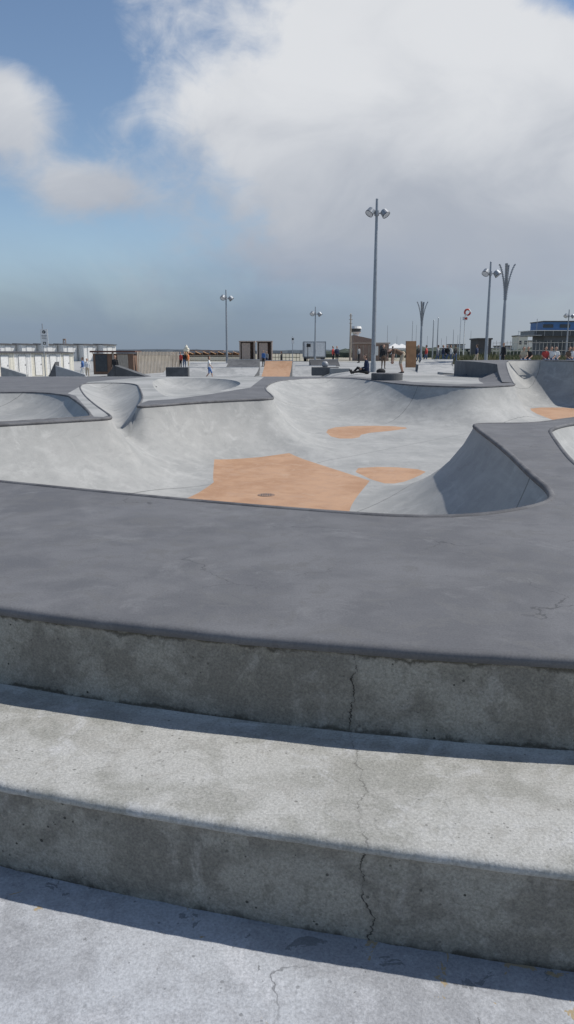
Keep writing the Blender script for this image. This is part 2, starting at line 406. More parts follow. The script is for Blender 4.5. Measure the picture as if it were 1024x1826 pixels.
# raised deck at the far right of the bowl
L = PITS[0][0]
idx = [i for i in range(len(L)) if L[i][2] > .02]
mb = MB(); rows = []
c0 = np.array([10.5, 25.0])
for i in idx:
    p = L[i]; t = L[(i+1) % len(L)][:2]-L[i-1][:2]; n = np.array([-t[1], t[0]]); n /= np.linalg.norm(n)
    if n@(p[:2]-c0) < 0: n = -n
    wd = .35 if p[0] < 9.0 else (.35+2.2*min(1, (p[0]-9.0)/.8))
    q = p[:2]+n*wd
    rows.append(((p[0], p[1], p[2]+.004), (q[0], q[1], p[2]+.004), (q[0], q[1], -1.2)))
vs = [r for row in rows for r in row]; fs = []
for i in range(len(rows)-1):
    for k in range(2): fs.append((i*3+k, i*3+k+1, i*3+k+4, i*3+k+3))
mb.add(vs, fs, M_deck)
mb.box((bx(881, 33.5), 34.2, .3), (.62, 1.2, .66), M_deck)
raised = mb.obj("raised_deck")

# ------------------------------------------------------------------ steps
profile = []
r1, r2 = -.353, -.68
def seg(e, lst, mat):
    for d, z in lst: profile.append((e, d, z, mat))
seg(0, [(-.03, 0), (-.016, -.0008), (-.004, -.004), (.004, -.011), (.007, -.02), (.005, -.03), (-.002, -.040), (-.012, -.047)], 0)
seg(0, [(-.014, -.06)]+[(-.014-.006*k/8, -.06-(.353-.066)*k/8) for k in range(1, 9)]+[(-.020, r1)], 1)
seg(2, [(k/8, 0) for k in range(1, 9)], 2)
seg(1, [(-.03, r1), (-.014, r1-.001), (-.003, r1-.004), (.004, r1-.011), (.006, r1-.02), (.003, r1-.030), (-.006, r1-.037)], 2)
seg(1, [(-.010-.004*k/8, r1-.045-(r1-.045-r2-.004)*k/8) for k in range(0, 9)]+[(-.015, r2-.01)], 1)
xs2 = [-3000, -300, -60, -20, -8] + list(np.arange(-4, 4.001, .02)) + [8, 20, 60, 300, 3000]
vs = []; fs = []; ms = []
for x in xs2:
    w = noise.noise(Vector((x*3, 0, 0)))*.006 + noise.noise(Vector((x*14, 3, 0)))*.003 + noise.noise(Vector((x*40, 3, 0)))*.0015
    w2 = noise.noise(Vector((x*3, 9, 0)))*.006 + noise.noise(Vector((x*14, 13, 0)))*.003 + noise.noise(Vector((x*40, 7, 0)))*.0015
    ya = E1(x)+.020; yb = E2(x)+.03
    for e, d, z, m in profile:
        j = noise.noise(Vector((x*5, z*5, 2)))*.005+noise.noise(Vector((x*22, z*22, 2)))*.0018
        if e == 0:
            vs.append((x, E1(x)-d + (w if -.05 < z < -.001 else 0) + (j if z < -.06 else 0), z))
        elif e == 1:
            vs.append((x, E2(x)-d + (w2 if z < r1-.0005 else 0) + (j if z < r1-.05 else 0), z))
        else:
            yy = ya+(yb-ya)*d
            vs.append((x, yy, r1+noise.noise(Vector((x*2, yy*2, 5)))*.003*math.sin(math.pi*d)))
n = len(profile)
for i in range(len(xs2)-1):
    for k in range(n-1):
        fs.append((i*n+k, i*n+k+1, (i+1)*n+k+1, (i+1)*n+k)); ms.append(profile[k+1][3])
me = bpy.data.meshes.new("concrete_steps"); me.from_pydata(vs, [], fs)
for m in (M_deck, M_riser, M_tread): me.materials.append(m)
me.polygons.foreach_set('material_index', ms); me.polygons.foreach_set('use_smooth', [True]*len(fs)); me.update()
steps = bpy.data.objects.new("concrete_steps", me); coll.objects.link(steps)
vs = []; fs = []
rows_ = [0, .3, .6, 1.0, 1.6, 2.4, 4, 10, 40, 300, 3000]
for x in xs2:
    for r in rows_: vs.append((x, E2(x)+.02-r, r2))
n = len(rows_)
for i in range(len(xs2)-1):
    for k in range(n-1): fs.append((i*n+k, i*n+k+1, (i+1)*n+k+1, (i+1)*n+k))
me = bpy.data.meshes.new("pavement"); me.from_pydata(vs, [], fs); me.materials.append(M_floor); me.update()
o = bpy.data.objects.new("pavement", me); coll.objects.link(o)

# ------------------------------------------------------------------ common materials
M_pole = plain("grey_painted_steel", (.30, .32, .34), .45, .3, .08)
M_white = plain("white_paint", (.74, .73, .70), .5, 0, .08)
M_glass = plain("lamp_glass", (.55, .57, .6), .15, 0, .05)
M_black = plain("black_rubber", (.02, .02, .022), .7)
M_red = plain("red_paint", (.55, .05, .03), .5)
M_wood = plain("weathered_wood", (.38, .33, .27), .8, 0, .25, 3, (8, 8, .6))
M_wood2 = plain("brown_wood", (.20, .12, .08), .8, 0, .25, 3, (8, 8, .6))
M_ply = plain("plywood", (.40, .21, .10), .65, 0, .15, 2)
M_roofd = plain("dark_roof_felt", (.07, .068, .07), .8)
M_win = plain("window_glass", (.04, .05, .06), .12, 0, .2)
M_cream = plain("cream_paint", (.72, .68, .57), .6, 0, .06)
M_ink = plain("black_ink", (.02, .02, .02), .6)
M_grey = plain("grey_paint", (.30, .31, .32), .5, .1, .06)

def floodlight(Y, u, vtop, hs=1.0, rot=0.0, r=.09):
    x = bx(u, Y); z0 = tzf(x, Y); H = hz(vtop, Y)-z0
    mb = MB()
    mb.tube((0, 0, -.1), (0, 0, .5), r*1.25, r*1.25, M_pole, 12)
    mb.tube((0, 0, .5), (0, 0, H*.55), r, r*.8, M_pole, 12)
    mb.tube((0, 0, H*.55), (0, 0, H), r*.78, r*.5, M_pole, 12)
    mb.tube((0, 0, H), (0, 0, H+.03), r*.6, r*.3, M_pole, 12)
    mb.box((0, -r*1.05, 1.2), (r*1.1, .02, .5), M_metal)
    zc = H-.66*hs
    mb.tube((0, 0, zc-.12*hs), (0, 0, zc+.12*hs), r*1.0, r*1.0, M_pole, 12)
    mb.tube((0, 0, zc), (-.26*hs, -.05*hs, zc), .035*hs, .035*hs, M_pole, 8)
    mb.tube((0, 0, zc), (.30*hs, -.05*hs, zc-.02), .035*hs, .035*hs, M_pole, 8)
    for sx in (-1, 1):
        c = Vector((sx*(.40 if sx > 0 else .32)*hs, -.08*hs, zc-.02*hs+(.06*hs if sx < 0 else 0)))
        ax = Vector((sx*.55, -.35, -.75)).normalized()
        p0 = c-ax*.15*hs; p1 = c+ax*.10*hs
        mb.tube(p0-ax*.05*hs, p0, .10*hs, .17*hs, M_pole, 16)
        mb.tube(p0, p1, .18*hs, .21*hs, M_pole, 16)
        mb.tube(p1, p1+ax*.02*hs, .20*hs, .19*hs, M_glass, 16)
        mb.tube(p1, p1+ax*.035*hs, .22*hs, .22*hs, M_darkm, 16, cap=False)
    return mb.obj("street_lamp", (x, Y, z0), rot)
floodlight(42, 666, 355, 1.05, 0, .125)
floodlight(50, 866.5, 467, 1.05, .2, .11)
floodlight(75, 405, 517, 1.15, .5, .11)
floodlight(95, 562, 547, 1.3, .3, .11)
floodlight(105, 1009, 552, 1.3, 0, .12)

def fin_lamp(Y, u, vtop):
    x = bx(u, Y); z0 = tzf(x, Y); H = hz(vtop, Y)-z0
    mb = MB()
    mb.tube((0, 0, -.1), (0, 0, .9), .2, .2, M_pole, 12)
    mb.tube((0, 0, .9), (0, 0, H*.5), .15, .13, M_pole, 12)
    mb.tube((0, 0, H*.5), (0, 0, H-2.1), .13, .09, M_pole, 12)
    for a in (math.radians(185), math.radians(-5), math.radians(65), math.radians(250)):
        d = Vector((math.cos(a), math.sin(a), 0)); pp = None
        side = Vector((-d.y, d.x, 0))
        for k in range(17):
            t = k/16; outd = .07+.46*t**1.9+.09*t**8; z = H-2.7+2.7*t
            p = d*outd+Vector((0, 0, z))
            if pp is not None:
                for sg in (-1, 1): mb.tube(pp+side*sg*.08, p+side*sg*.08, .028, .028, M_pole, 6)
                mb.tube(pp, p, .045, .045, M_metal, 6)
                c = (pp+p)/2
                mb.box(tuple(c), (.15, .19, .03), M_pole, rz=a)
            pp = p
    return mb.obj("street_lamp", (x, Y, z0))
fin_lamp(62, 895, 471)
fin_lamp(90, 750, 538)

def mast(Y, u, vtop, r=.07, mat=None, name="mast", cross=0):
    x = bx(u, Y); z0 = tzf(x, Y); H = hz(vtop, Y)-z0
    mb = MB(); m = mat or M_pole
    mb.tube((0, 0, -.1), (0, 0, H*.5), r, r*.85, m, 8); mb.tube((0, 0, H*.5), (0, 0, H), r*.8, r*.5, m, 8)
    mb.tube((0, 0, H), (0, 0, H+.08), r*.8, r*.2, m, 8)
    for k in range(cross): mb.box((0, 0, H-.25-k*.5), (.5, .06, .07), m)
    return mb.obj(name, (x, Y, z0))
mast(110, 624.5, 560, .16, M_wood, "mast", 3)
for u, v, r, Y in ((690, 581, .05, 120), (734, 573, .06, 120), (741, 580, .05, 150), (771, 571, .1, 110), (779, 567, .1, 112), (807, 588, .07, 130), (795, 600, .06, 150),
                   (786, 604, .06, 150), (761, 600, .05, 150), (815, 598, .05, 120), (922, 590, .05, 130), (838, 590, .05, 150), (707, 600, .05, 150)):
    mast(Y, u, v, r)
Y = 85; x = bx(826, Y); z0 = tzf(x, Y); H = hz(551, Y)-z0
mb = MB(); mb.tube((0, 0, 0), (0, 0, H), .06, .05, M_white, 8); mb.tube((-.45, 0, 0), (-.45, 0, H-.8), .05, .04, M_white, 8)
for k in range(20):
    a = 2*math.pi*k/20; b = 2*math.pi*(k+1)/20
    mb.tube((.22+.30*math.cos(a), -.1, H-.35+.30*math.sin(a)), (.22+.30*math.cos(b), -.1, H-.35+.30*math.sin(b)), .1, .1, M_red if (k//3) % 4 else M_white, 6)
mb.box((.0, 0, H-1.0), (.5, .1, .35), M_white); mb.box((.1, -.06, H-1.0), (.3, .03, .2), M_red)
mb.obj("lifebuoy_post", (x, Y, z0))

# beach sign
Y = 52; x = bx(80, Y); z0 = tzf(x, Y); zt = hz(577, Y); zb = hz(587, Y); zc = hz(617, Y)
mb = MB(); mb.tube((x-.04, Y+.05, z0), (x-.04, Y+.05, zt), .035, .035, M_pole, 8)
w = .50
mb.box((x+.06, Y, (zb+zc)/2), (w, .03, zb-zc), M_white)
mb.tube((x+.06, Y-.018, zb-.18), (x+.06, Y-.022, zb-.18), .11, .11, M_ink, 20)
mb.box((x+.06, Y-.025, zb-.21), (.03, .006, .10), M_white); mb.box((x+.06, Y-.025, zb-.13), (.12, .006, .02), M_white)
for k, ww in enumerate((.34, .26, .30)): mb.box((x+.06, Y-.018, zb-.42-k*.09), (ww, .006, .022), M_ink)
mb.box((x+.06, Y-.018, zc+.18), (.20, .006, .18), M_ink); mb.box((x+.06, Y-.023, zc+.18), (.1, .006, .08), M_white)
mb.obj("beach_sign")
Y = 90; x = bx(522, Y); mb = MB(); z0 = tzf(x, Y); zt = hz(600, Y)
mb.tube((x, Y, z0), (x, Y, zt), .04, .04, M_pole, 8); mb.box((x+.02, Y-.05, zt-.45), (.32, .03, .75), M_white); mb.box((x+.02, Y-.07, zt-.3), (.2, .006, .2), M_ink)
mb.obj("information_sign")

# beach huts
def hut(x, y, w, d, h, rz, face=M_cream):
    z0 = tzf(x, y)
    mb = MB()
    mb.box((0, 0, h/2), (w, d, h), face)
    mb.box((0, -.05, h+.05), (w+.14, d+.3, .08), M_roofd, rx=math.radians(3))
    mb.box((0, -d/2-.015, h*.47), (w*.38, .03, h*.86), M_white)
    mb.box((0, -d/2-.035, h*.9), (w*.42, .02, .05), M_grey)
    mb.box((-w*.2, -d/2-.035, h*.45), (.03, .02, h*.88), M_grey); mb.box((w*.2, -d/2-.035, h*.45), (.03, .02, h*.88), M_grey)
    mb.box((w*.14, -d/2-.04, h*.5), (.05, .03, .12), M_darkm)
    for k in range(7): mb.box((-w/2+w*(k+.5)/7, -d/2-.004, h*.5), (.012, .008, h*.98), M_grey)
    for k in range(7): mb.box((w/2+.004, -d/2+d*(k+.5)/7, h*.5), (.008, .012, h*.98), M_grey)
    return mb.obj("beach_hut", (x, y, z0), rz)
for i, (u, Y) in enumerate(((-38, 60), (-4, 63), (28, 66.5), (57, 70), (84, 74), (108, 78))):
    hut(bx(u, Y), Y, 1.9, 1.7, 2.05, math.radians(57), M_cream if i % 2 else M_white)
for i in range(7):
    hut(bx(-30+i*33, 96), 96+i, 2.0, 2.0, 2.1, math.radians(50), M_white)

# wooden beach kiosk
Y = 66; x0 = bx(165, Y); x1 = bx(241, Y); x2 = bx(309, Y); z0 = tzf(x1, Y); zt = hz(627, Y)
mb = MB(); h = zt-z0
mb.box(((x0+x1)/2, Y+1, z0+h/2-.08), (x1-x0-.2, 2.4, h-.16), M_wood2)
mb.box(((x0+x1)/2, Y+1, zt), (x1-x0+.2, 2.9, .14), plain("brown_fascia", (.12, .055, .04), .7))
mb.box((x0+.8, Y-.22, z0+h*.5), (1.0, .06, h*.75), M_win); mb.box((x1-1.0, Y-.22, z0+h*.45), (.9, .06, h*.85), M_wood)
mb.box(((x0+x1)/2, Y-.24, z0+h*.62), (.12, .1, h*.7), M_wood)
mb.obj("wooden_kiosk")
mb = MB(); n = 30
for k in range(n):
    xx = x1+.1+(x2-x1)*(k+.5)/n
    mb.box((xx, Y+.3+k*.09, z0+h/2), ((x2-x1)/n*.86, .05, h*(1+.01*math.sin(k*3))), M_wood, rz=.9)
mb.box(((x1+x2)/2+.1, Y+.3+n*.045+.1, zt-.3), (x2-x1, .06, .1), M_wood, rz=math.atan2(n*.09, x2-x1))
mb.obj("wooden_fence")

# terrace restaurant
Y = 108; x0 = bx(338, Y); x1 = bx(430, Y); mb = MB()
M_ochre = plain("ochre_panels", (.45, .27, .14), .7, 0, .2)
mb.box(((x0+x1)/2, Y, .55), (x1-x0, 4, 1.1), M_wood2)
for k in range(7):
    xx = x0+(x1-x0)*(k+.5)/7
    mb.box((xx, Y-2.2, 1.05), (.9, 1.2, .06), M_ochre, ry=math.radians(24))
    mb.box((xx-.5, Y-2.4, .55), (.1, .1, 1.1), M_wood)
mb.box(((x0+x1)/2, Y-2.8, .72), (x1-x0, .08, .1), M_wood); mb.box(((x0+x1)/2, Y-2.8, .3), (x1-x0, .06, .5), M_cream)
mb.box(((x0+x1)/2-1, Y, 1.35), (x1-x0-2.5, 3.4, .12), M_wood2)
for k in range(5): mb.box((x0+1+k*1.3, Y-1.6, 1.2), (.08, .08, .4), M_white)
mb.obj("beach_restaurant")
Y = 104; x = bx(333, Y); mb = MB()
mb.tube((x, Y, .0), (x, Y, 1.25), .14, .34, M_ochre, 14)
mb.tube((x, Y, 1.25), (x, Y, 1.35), .38, .38, M_cream, 14)
for dx, dz, rr in ((-.17, 1.5, .24), (.17, 1.5, .24), (0, 1.78, .23), (0, 2.0, .12)): mb.sphere((x+dx, Y, dz), rr, M_cream)
mb.obj("ice_cream_display", smooth=True)

# brown twin cabins
Y = 100; x0 = bx(428, Y); x1 = bx(486, Y); zt = hz(610, Y); z0 = tzf(x0, Y); mb = MB(); M_br = plain("brown_cladding", (.27, .19, .155), .75, 0, .12)
M_br2 = plain("light_brown_frame", (.42, .33, .27), .75, 0, .1)
for a, b in ((x0, (x0+x1)/2-.12), ((x0+x1)/2+.12, x1)):
    c = (a+b)/2; w = b-a; h = zt-z0
    mb.box((c, Y+.9, z0+h/2), (w, .12, h), M_br); mb.box((a+.08, Y, z0+h/2), (.16, 1.9, h), M_br2); mb.box((b-.08, Y, z0+h/2), (.16, 1.9, h), M_br2)
    mb.box((c, Y, zt+.07), (w+.1, 2.1, .14), M_br2); mb.box((c-.15, Y-.8, z0+h/2-.05), (w*.55, .1, h-.15), M_br2)
    mb.box((c+w*.3, Y+.3, z0+h/2), (w*.2, .08, h*.9), M_br)
mb.obj("changing_cabins")

# white box trailer
Y = 98; x0 = bx(541, Y); x1 = bx(581, Y); zt = hz(609, Y); z0 = tzf(x0, Y)+.5; mb = MB()
mb.box(((x0+x1)/2, Y+2.2, (zt+z0)/2), (x1-x0, 5.2, zt-z0), M_grey)
mb.box(((x0+x1)/2, Y-.43, (zt+z0)/2), (x1-x0-.25, .06, zt-z0-.25), M_white)
for xx in (x0+.06, x1-.06, (x0+x1)/2-.1): mb.box((xx, Y-.45, (zt+z0)/2), (.08, .1, zt-z0), M_pole)
for xx in (x0+.3, x1-.3):
    mb.tube((xx-.15, Y+.5, z0-.15), (xx+.15, Y+.5, z0-.15), .4, .4, M_black, 14)
    mb.tube((xx-.15, Y+4, z0-.15), (xx+.15, Y+4, z0-.15), .4, .4, M_black, 14)
mb.box(((x0+x1)/2, Y+2, z0-.1), (x1-x0-.2, 4.8, .14), M_darkm)
mb.obj("box_trailer")
Y = 97; mb = MB(); x = bx(549, Y)
mb.tube((x, Y, tzf(x, Y)), (x, Y, hz(612, Y)), .05, .04, M_darkm); mb.box((x+.1, Y-.05, hz(616, Y)), (.5, .05, .4), M_ink); mb.obj("notice_board")

# lifeguard station
Y = 120; mb = MB(); x0 = bx(630, Y); x1 = bx(662, Y)
mb.box(((x0+x1)/2, Y, .9), (x1-x0, 4, 1.9), plain("red_brown_cladding", (.24, .09, .06), .7))
mb.add([(x0-.2, Y-2.3, hz(598, Y)), (x1+.3, Y-2.3, hz(606, Y)), (x1+.3, Y+2.3, hz(606, Y)), (x0-.2, Y+2.3, hz(598, Y)),
        (x0-.2, Y-2.3, 1.8), (x1+.3, Y-2.3, 1.8), (x1+.3, Y+2.3, 1.8), (x0-.2, Y+2.3, 1.8)], [(0, 1, 2, 3), (4, 5, 1, 0), (5, 6, 2, 1), (6, 7, 3, 2), (7, 4, 0, 3)], M_br)
for k in range(4): mb.box((x0+.4+k*.7, Y-2.05, 1.2), (.45, .06, .7), M_win)
xt = bx(634, Y)
mb.tube((xt, Y, 1.5), (xt, Y, hz(594, Y)), .5, .5, M_white, 12)
mb.tube((xt, Y, hz(594, Y)), (xt, Y, hz(592, Y)), .75, .85, M_white, 14); mb.tube((xt, Y, hz(592, Y)), (xt, Y, hz(586, Y)), .72, .76, M_win, 14)
mb.tube((xt, Y, hz(586, Y)), (xt, Y, hz(582, Y)), .9, .75, M_white, 14)
mb.obj("lifeguard_station")
Y = 105; mb = MB(); x0 = bx(632, Y); x1 = bx(693, Y); zt = hz(611, Y)
mb.box(((x0+x1)/2, Y+1.5, zt/2-.1), (x1-x0, 3.2, zt-.2), M_br); mb.box(((x0+x1)/2, Y+1.5, zt-.07), (x1-x0+.3, 3.6, .16), M_br2)
for k in range(6): mb.box((x0+.4+k*(x1-x0-.8)/5, Y-.13, zt*.45), (.08, .06, zt*.85), M_wood)
mb.box((x0+2.9, Y-.14, zt*.55), (.6, .06, zt*.5), M_white); mb.box((x1-.9, Y-.14, zt*.45), (.7, .06, zt*.8), M_win)
mb.obj("wooden_club_house")
def tent(u, Y, w):
    mb = MB(); x = bx(u, Y)
    for sx in (-1, 1):
        for sy in (-1, 1): mb.tube((x+sx*w/2, Y+sy*w/2, 0), (x+sx*w/2, Y+sy*w/2, 1.6), .03, .03, M_pole, 6)
    b = [(x-w/2, Y-w/2, 1.55), (x+w/2, Y-w/2, 1.55), (x+w/2, Y+w/2, 1.55), (x-w/2, Y+w/2, 1.55)]
    t = [(a[0], a[1], 1.8) for a in b]
    mb.add(b+t+[(x, Y, 2.5)], [(0, 1, 5, 4), (1, 2, 6, 5), (2, 3, 7, 6), (3, 0, 4, 7), (4, 5, 8), (5, 6, 8), (6, 7, 8), (7, 4, 8)], M_white)
    mb.obj("market_tent")
tent(704, 118, 2.4); tent(716, 122, 2.4)

# blue building
Y = 165; mb = MB(); x0 = bx(948, Y); x1 = x0+18; M_blue = plain("blue_cladding", (.05, .14, .32), .5, 0, .1)
M_bg = plain("dark_cladding", (.10, .11, .125), .6)
za, zb_, zc_ = hz(599, Y), hz(590, Y), hz(575, Y)
mb.box(((x0+x1)/2+1, Y+5, za/2), (x1-x0-3.5, 8, za), M_bg)
for k in range(9): mb.box((x0+3.2+k*1.7, Y+.95, za*.5), (1.0, .1, za*.55), M_win)
mb.box(((x0+x1)/2+.3, Y+5, (za+zb_)/2), (x1-x0, 10, zb_-za), M_win)
mb.box(((x0+x1)/2+.3, Y+5, zb_+.08), (x1-x0+.8, 10.6, .14), M_white)
mb.box(((x0+x1)/2+1.2, Y+5, (zb_+zc_)/2+.15), (x1-x0-2.2, 9, zc_-zb_), M_blue)
mb.box(((x0+x1)/2+1.2, Y+5, zc_+.25), (x1-x0-1.9, 9.4, .2), M_roofd)
for k in range(10): mb.box((x0+.6+k*1.8, Y-.05, (za+zb_)/2), (.1, .12, zb_-za), M_grey)
for k in range(4): mb.box((x0+3.2+k*3.6, Y+.45, (zb_+zc_)/2+.15), (2.2, .12, .7), M_win)
mb.tube((x0+1.0, Y+1, zb_), (x0+1.0, Y+1, zc_+.8), .06, .06, M_pole, 6)
mb.box((x0-.3, Y+1, za+.1), (3, 6, .18), M_grey)
mb.obj("blue_building")
for u, w, v, Y, mt in ((856, 2.8, 606, 160, M_roofd), (848, 5, 624, 190, M_cream), (925, 3, 600, 240, M_cream), (905, 8, 618, 260, M_grey), (775, 12, 622, 280, M_cream), (880, 10, 622, 300, M_br2), (812, 6, 615, 320, M_grey), (938, 5, 609, 250, M_white), (1000, 14, 606, 300, M_grey), (730, 8, 620, 300, M_cream)):
    mb = MB(); x = bx(u, Y); h = hz(v, Y)
    mb.box((x, Y, h/2), (w, 6, h), mt); mb.box((x, Y, h+.15), (w+.4, 6.4, .3), M_roofd)
    nfl = max(1, int(h/2.8))
    for fl_ in range(nfl):
        for k in range(int(w/1.5)):
            mb.box((x-w/2+.9+k*1.5, Y-3.02, 1.4+fl_*2.8), (.8, .08, 1.1), M_win)
    mb.obj("apartment_building")
M_fence = plain("bleached_timber", (.42, .40, .36), .8, 0, .2)
mb = MB(); Y0 = 88
xa = bx(878, Y0); k = 0
x = xa
while x < xa+18:
    yy = Y0-(x-xa)*.6
    h = 2.3+.12*math.sin(k*1.7)
    mb.tube((x, yy, 0), (x, yy, h), .028, .024, M_fence, 6)
    x += .34; k += 1
for zz in (.4, 1.3, 2.15):
    mb.tube((xa, Y0, zz), (xa+18, Y0-10.8, zz), .026, .026, M_fence, 6)
mb.obj("timber_fence")
mb = MB(); Y0 = 100; x = bx(485, Y0)
while x < bx(535, Y0):
    mb.tube((x, Y0, 0), (x, Y0, 1.0), .03, .03, M_darkm, 6); x += .45
mb.tube((bx(485, Y0), Y0, 1.0), (bx(535, Y0), Y0, 1.0), .03, .03, M_darkm, 6); mb.tube((bx(485, Y0), Y0, .5), (bx(535, Y0), Y0, .5), .03, .03, M_darkm, 6)
mb.obj("metal_railing")

# dune grass
M_g1 = plain("dune_grass_green", (.10, .12, .05), .8, 0, .3); M_g2 = plain("dune_grass_straw", (.26, .23, .12), .8, 0, .25)
mb = MB()
for k in range(11000):
    u = random.uniform(775, 1100); Y = random.uniform(72, 84); x = bx(u, Y)
    cl = noise.noise(Vector((x*.35, Y*.35, 0)))
    if cl < -.25: continue
    h = (.6+.55*max(0, cl)+random.uniform(-.2, .3)); a = random.uniform(0, 6.28); lean = random.uniform(.05, .35)
    wv = .035; px = math.cos(a)*wv; py = math.sin(a)*wv
    dx = math.cos(a+1.3)*lean; dy = math.sin(a+1.3)*lean
    mb.add([(x-px, Y-py, 0), (x+px, Y+py, 0), (x+dx*.4+px*.7, Y+dy*.4, h*.6), (x+dx, Y+dy, h)], [(0, 1, 2), (0, 2, 3)], M_g2 if random.random() < .55 else M_g1)
mb.obj("dune_grass")
mb = MB(); M_far = plain("distant_foliage", (.05, .065, .05), .9, 0, .3, .1)
for k in range(260):
    u = random.uniform(560, 1060); Y = random.uniform(180, 350); x = bx(u, Y); r = random.uniform(.8, 2.2)
    mb.sphere((x, Y, r*.3), r, M_far, 6, (1.8, 1, .6+random.random()*.5))
mb.obj("distant_shrubs")

M_hill = plain("wooded_hill", (.055, .07, .085), .9, 0, .25, .01)
vs = []; fs = []; N = 160
for i in range(N):
    x = -1400+i*(1900/N); Y = 1500+random.uniform(-8, 8)
    t = (x+1400)/1900
    h = 13*(1-.55*t)+3.5*noise.noise(Vector((x*.006, 0, 0)))+1.8*noise.noise(Vector((x*.05, 3, 0)))
    if x > 60: h *= max(.2, 1-(x-60)/250)
    h = max(h, 1.5)
    vs += [(x, Y, -6), (x, Y+30, h*.8), (x, Y+120, h), (x, Y+500, -6)]
for i in range(N-1):
    for k in range(3): fs.append((i*4+k, (i+1)*4+k, (i+1)*4+k+1, i*4+k+1))
me = bpy.data.meshes.new("hills"); me.from_pydata(vs, [], fs); me.materials.append(M_hill); me.update()
o = bpy.data.objects.new("hills", me); coll.objects.link(o)
mb = MB(); M_sea = plain("sea_water", (.10, .13, .15), .25, 0, .1, .05)
mb.add([(-2500, 600, .12), (-60, 600, .12), (-60, 1480, .12), (-2500, 1480, .12)], [(0, 1, 2, 3)], M_sea); mb.obj("sea")
mb = MB(); Y = 400; x = bx(117, Y); h = hz(605, Y)
for sx, sy in ((-1, -1), (1, -1), (1, 1), (-1, 1)): mb.tube((x+sx*1.1, Y+sy*1.1, 0), (x+sx*.5, Y+sy*.5, h), .16, .12, M_br, 6)
for k in range(7):
    z = h*(k+.5)/7; w = 1.1-.6*(k+.5)/7
    mb.tube((x-w, Y-w, z-.5), (x+w, Y-w, z+.5), .09, .09, M_br, 5); mb.tube((x+w, Y-w, z-.5), (x-w, Y-w, z+.5), .09, .09, M_br, 5)
mb.box((x, Y, h), (1.4, 1.4, .5), M_br); mb.obj("lattice_tower")

# ------------------------------------------------------------------ skate ramps
M_ramp = concrete("ramp_concrete", (.28, .285, .28), (.39, .39, .38), None, None, big=.4, mid=2, grain=.08, pores=0, bump=.08)
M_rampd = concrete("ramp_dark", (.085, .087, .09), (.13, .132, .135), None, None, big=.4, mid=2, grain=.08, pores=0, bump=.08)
def quarter(xa, xb, y0, run, top, zb, mat, side, curve=1.0, skew=0.0, deck=1.0, name="skate_ramp"):
    mb = MB(); n = 10; vs = []
    P = []
    for k in range(n+1):
        t = k/n; z = zb+(top-zb)*((1-curve)*t+curve*float(prof(np.array(t), .85))); P.append((y0+run*t, z, skew*t))
    P.append((y0+run+deck, top, skew))
    for y, z, s in P: vs += [(xa+s, y, z), (xb+s, y, z), (xa+s, y, zb-.3), (xb+s, y, zb-.3)]
    m = len(P)
    fa = [(i*4, i*4+1, (i+1)*4+1, (i+1)*4) for i in range(m-1)]
    fb = [(i*4+2, i*4, (i+1)*4, (i+1)*4+2) for i in range(m-1)]+[(i*4+1, i*4+3, (i+1)*4+3, (i+1)*4+1) for i in range(m-1)]
    e = (m-1)*4
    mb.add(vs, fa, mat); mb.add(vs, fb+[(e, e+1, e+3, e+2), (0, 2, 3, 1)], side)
    mb.tube((xa+skew, y0+run, top-.01), (xb+skew, y0+run, top-.01), .03, .03, M_pole, 8)
    return mb.obj(name)
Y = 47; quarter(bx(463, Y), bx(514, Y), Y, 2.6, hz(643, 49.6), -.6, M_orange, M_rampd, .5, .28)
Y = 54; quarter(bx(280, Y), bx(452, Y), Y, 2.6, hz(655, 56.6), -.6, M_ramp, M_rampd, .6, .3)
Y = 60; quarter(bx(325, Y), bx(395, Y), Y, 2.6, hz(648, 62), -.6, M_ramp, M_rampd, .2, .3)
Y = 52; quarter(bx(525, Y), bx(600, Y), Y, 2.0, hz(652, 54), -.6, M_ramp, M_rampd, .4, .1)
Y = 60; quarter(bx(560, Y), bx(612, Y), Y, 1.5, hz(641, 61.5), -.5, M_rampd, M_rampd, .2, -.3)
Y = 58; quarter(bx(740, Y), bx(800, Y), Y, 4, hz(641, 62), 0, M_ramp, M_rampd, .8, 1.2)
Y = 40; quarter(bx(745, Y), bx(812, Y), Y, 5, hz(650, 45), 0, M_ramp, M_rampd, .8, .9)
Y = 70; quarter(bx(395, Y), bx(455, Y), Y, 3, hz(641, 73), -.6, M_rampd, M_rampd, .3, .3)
Y = 56; x0 = bx(725, Y); x1 = bx(742, Y); zt = hz(608, Y); mb = MB()
mb.box(((x0+x1)/2, Y, zt/2), (x1-x0, .08, zt), M_ply, rx=math.radians(-8))
for s in (0, 1): mb.tube((x0+s*(x1-x0), Y+.1, 0), (x0+s*(x1-x0), Y+.35, zt), .04, .04, M_wood2, 6)
mb.tube(((x0+x1)/2, Y+1.2, 0), ((x0+x1)/2, Y+.25, zt*.8), .04, .04, M_wood2, 6)
mb.obj("plywood_wall_ramp")
mb = MB(); mb.tube((0, 0, -.1), (0, 0, .24), .60, .60, M_rampd, 40); mb.tube((0, 0, .24), (0, 0, .262), .60, .575, M_cope, 40)
mb.obj("round_platform", (bx(691, 29.6), 29.6, 0))
mb = MB(); mb.sphere((0, 0, .16), .2, M_grey, 20); mb.tube((0, 0, -.05), (0, 0, .05), .12, .12, M_grey, 12)
Y = 46; x = bx(580, Y); mb.obj("concrete_ball", (x, Y, hz(650, Y)-.16), smooth=True)
mb = MB(); mb.box((x, Y, (hz(654, Y)+tzf(x, Y))/2-.02), (1.6, .8, hz(654, Y)-tzf(x, Y)), M_rampd); mb.obj("grind_box", bevel=.02)
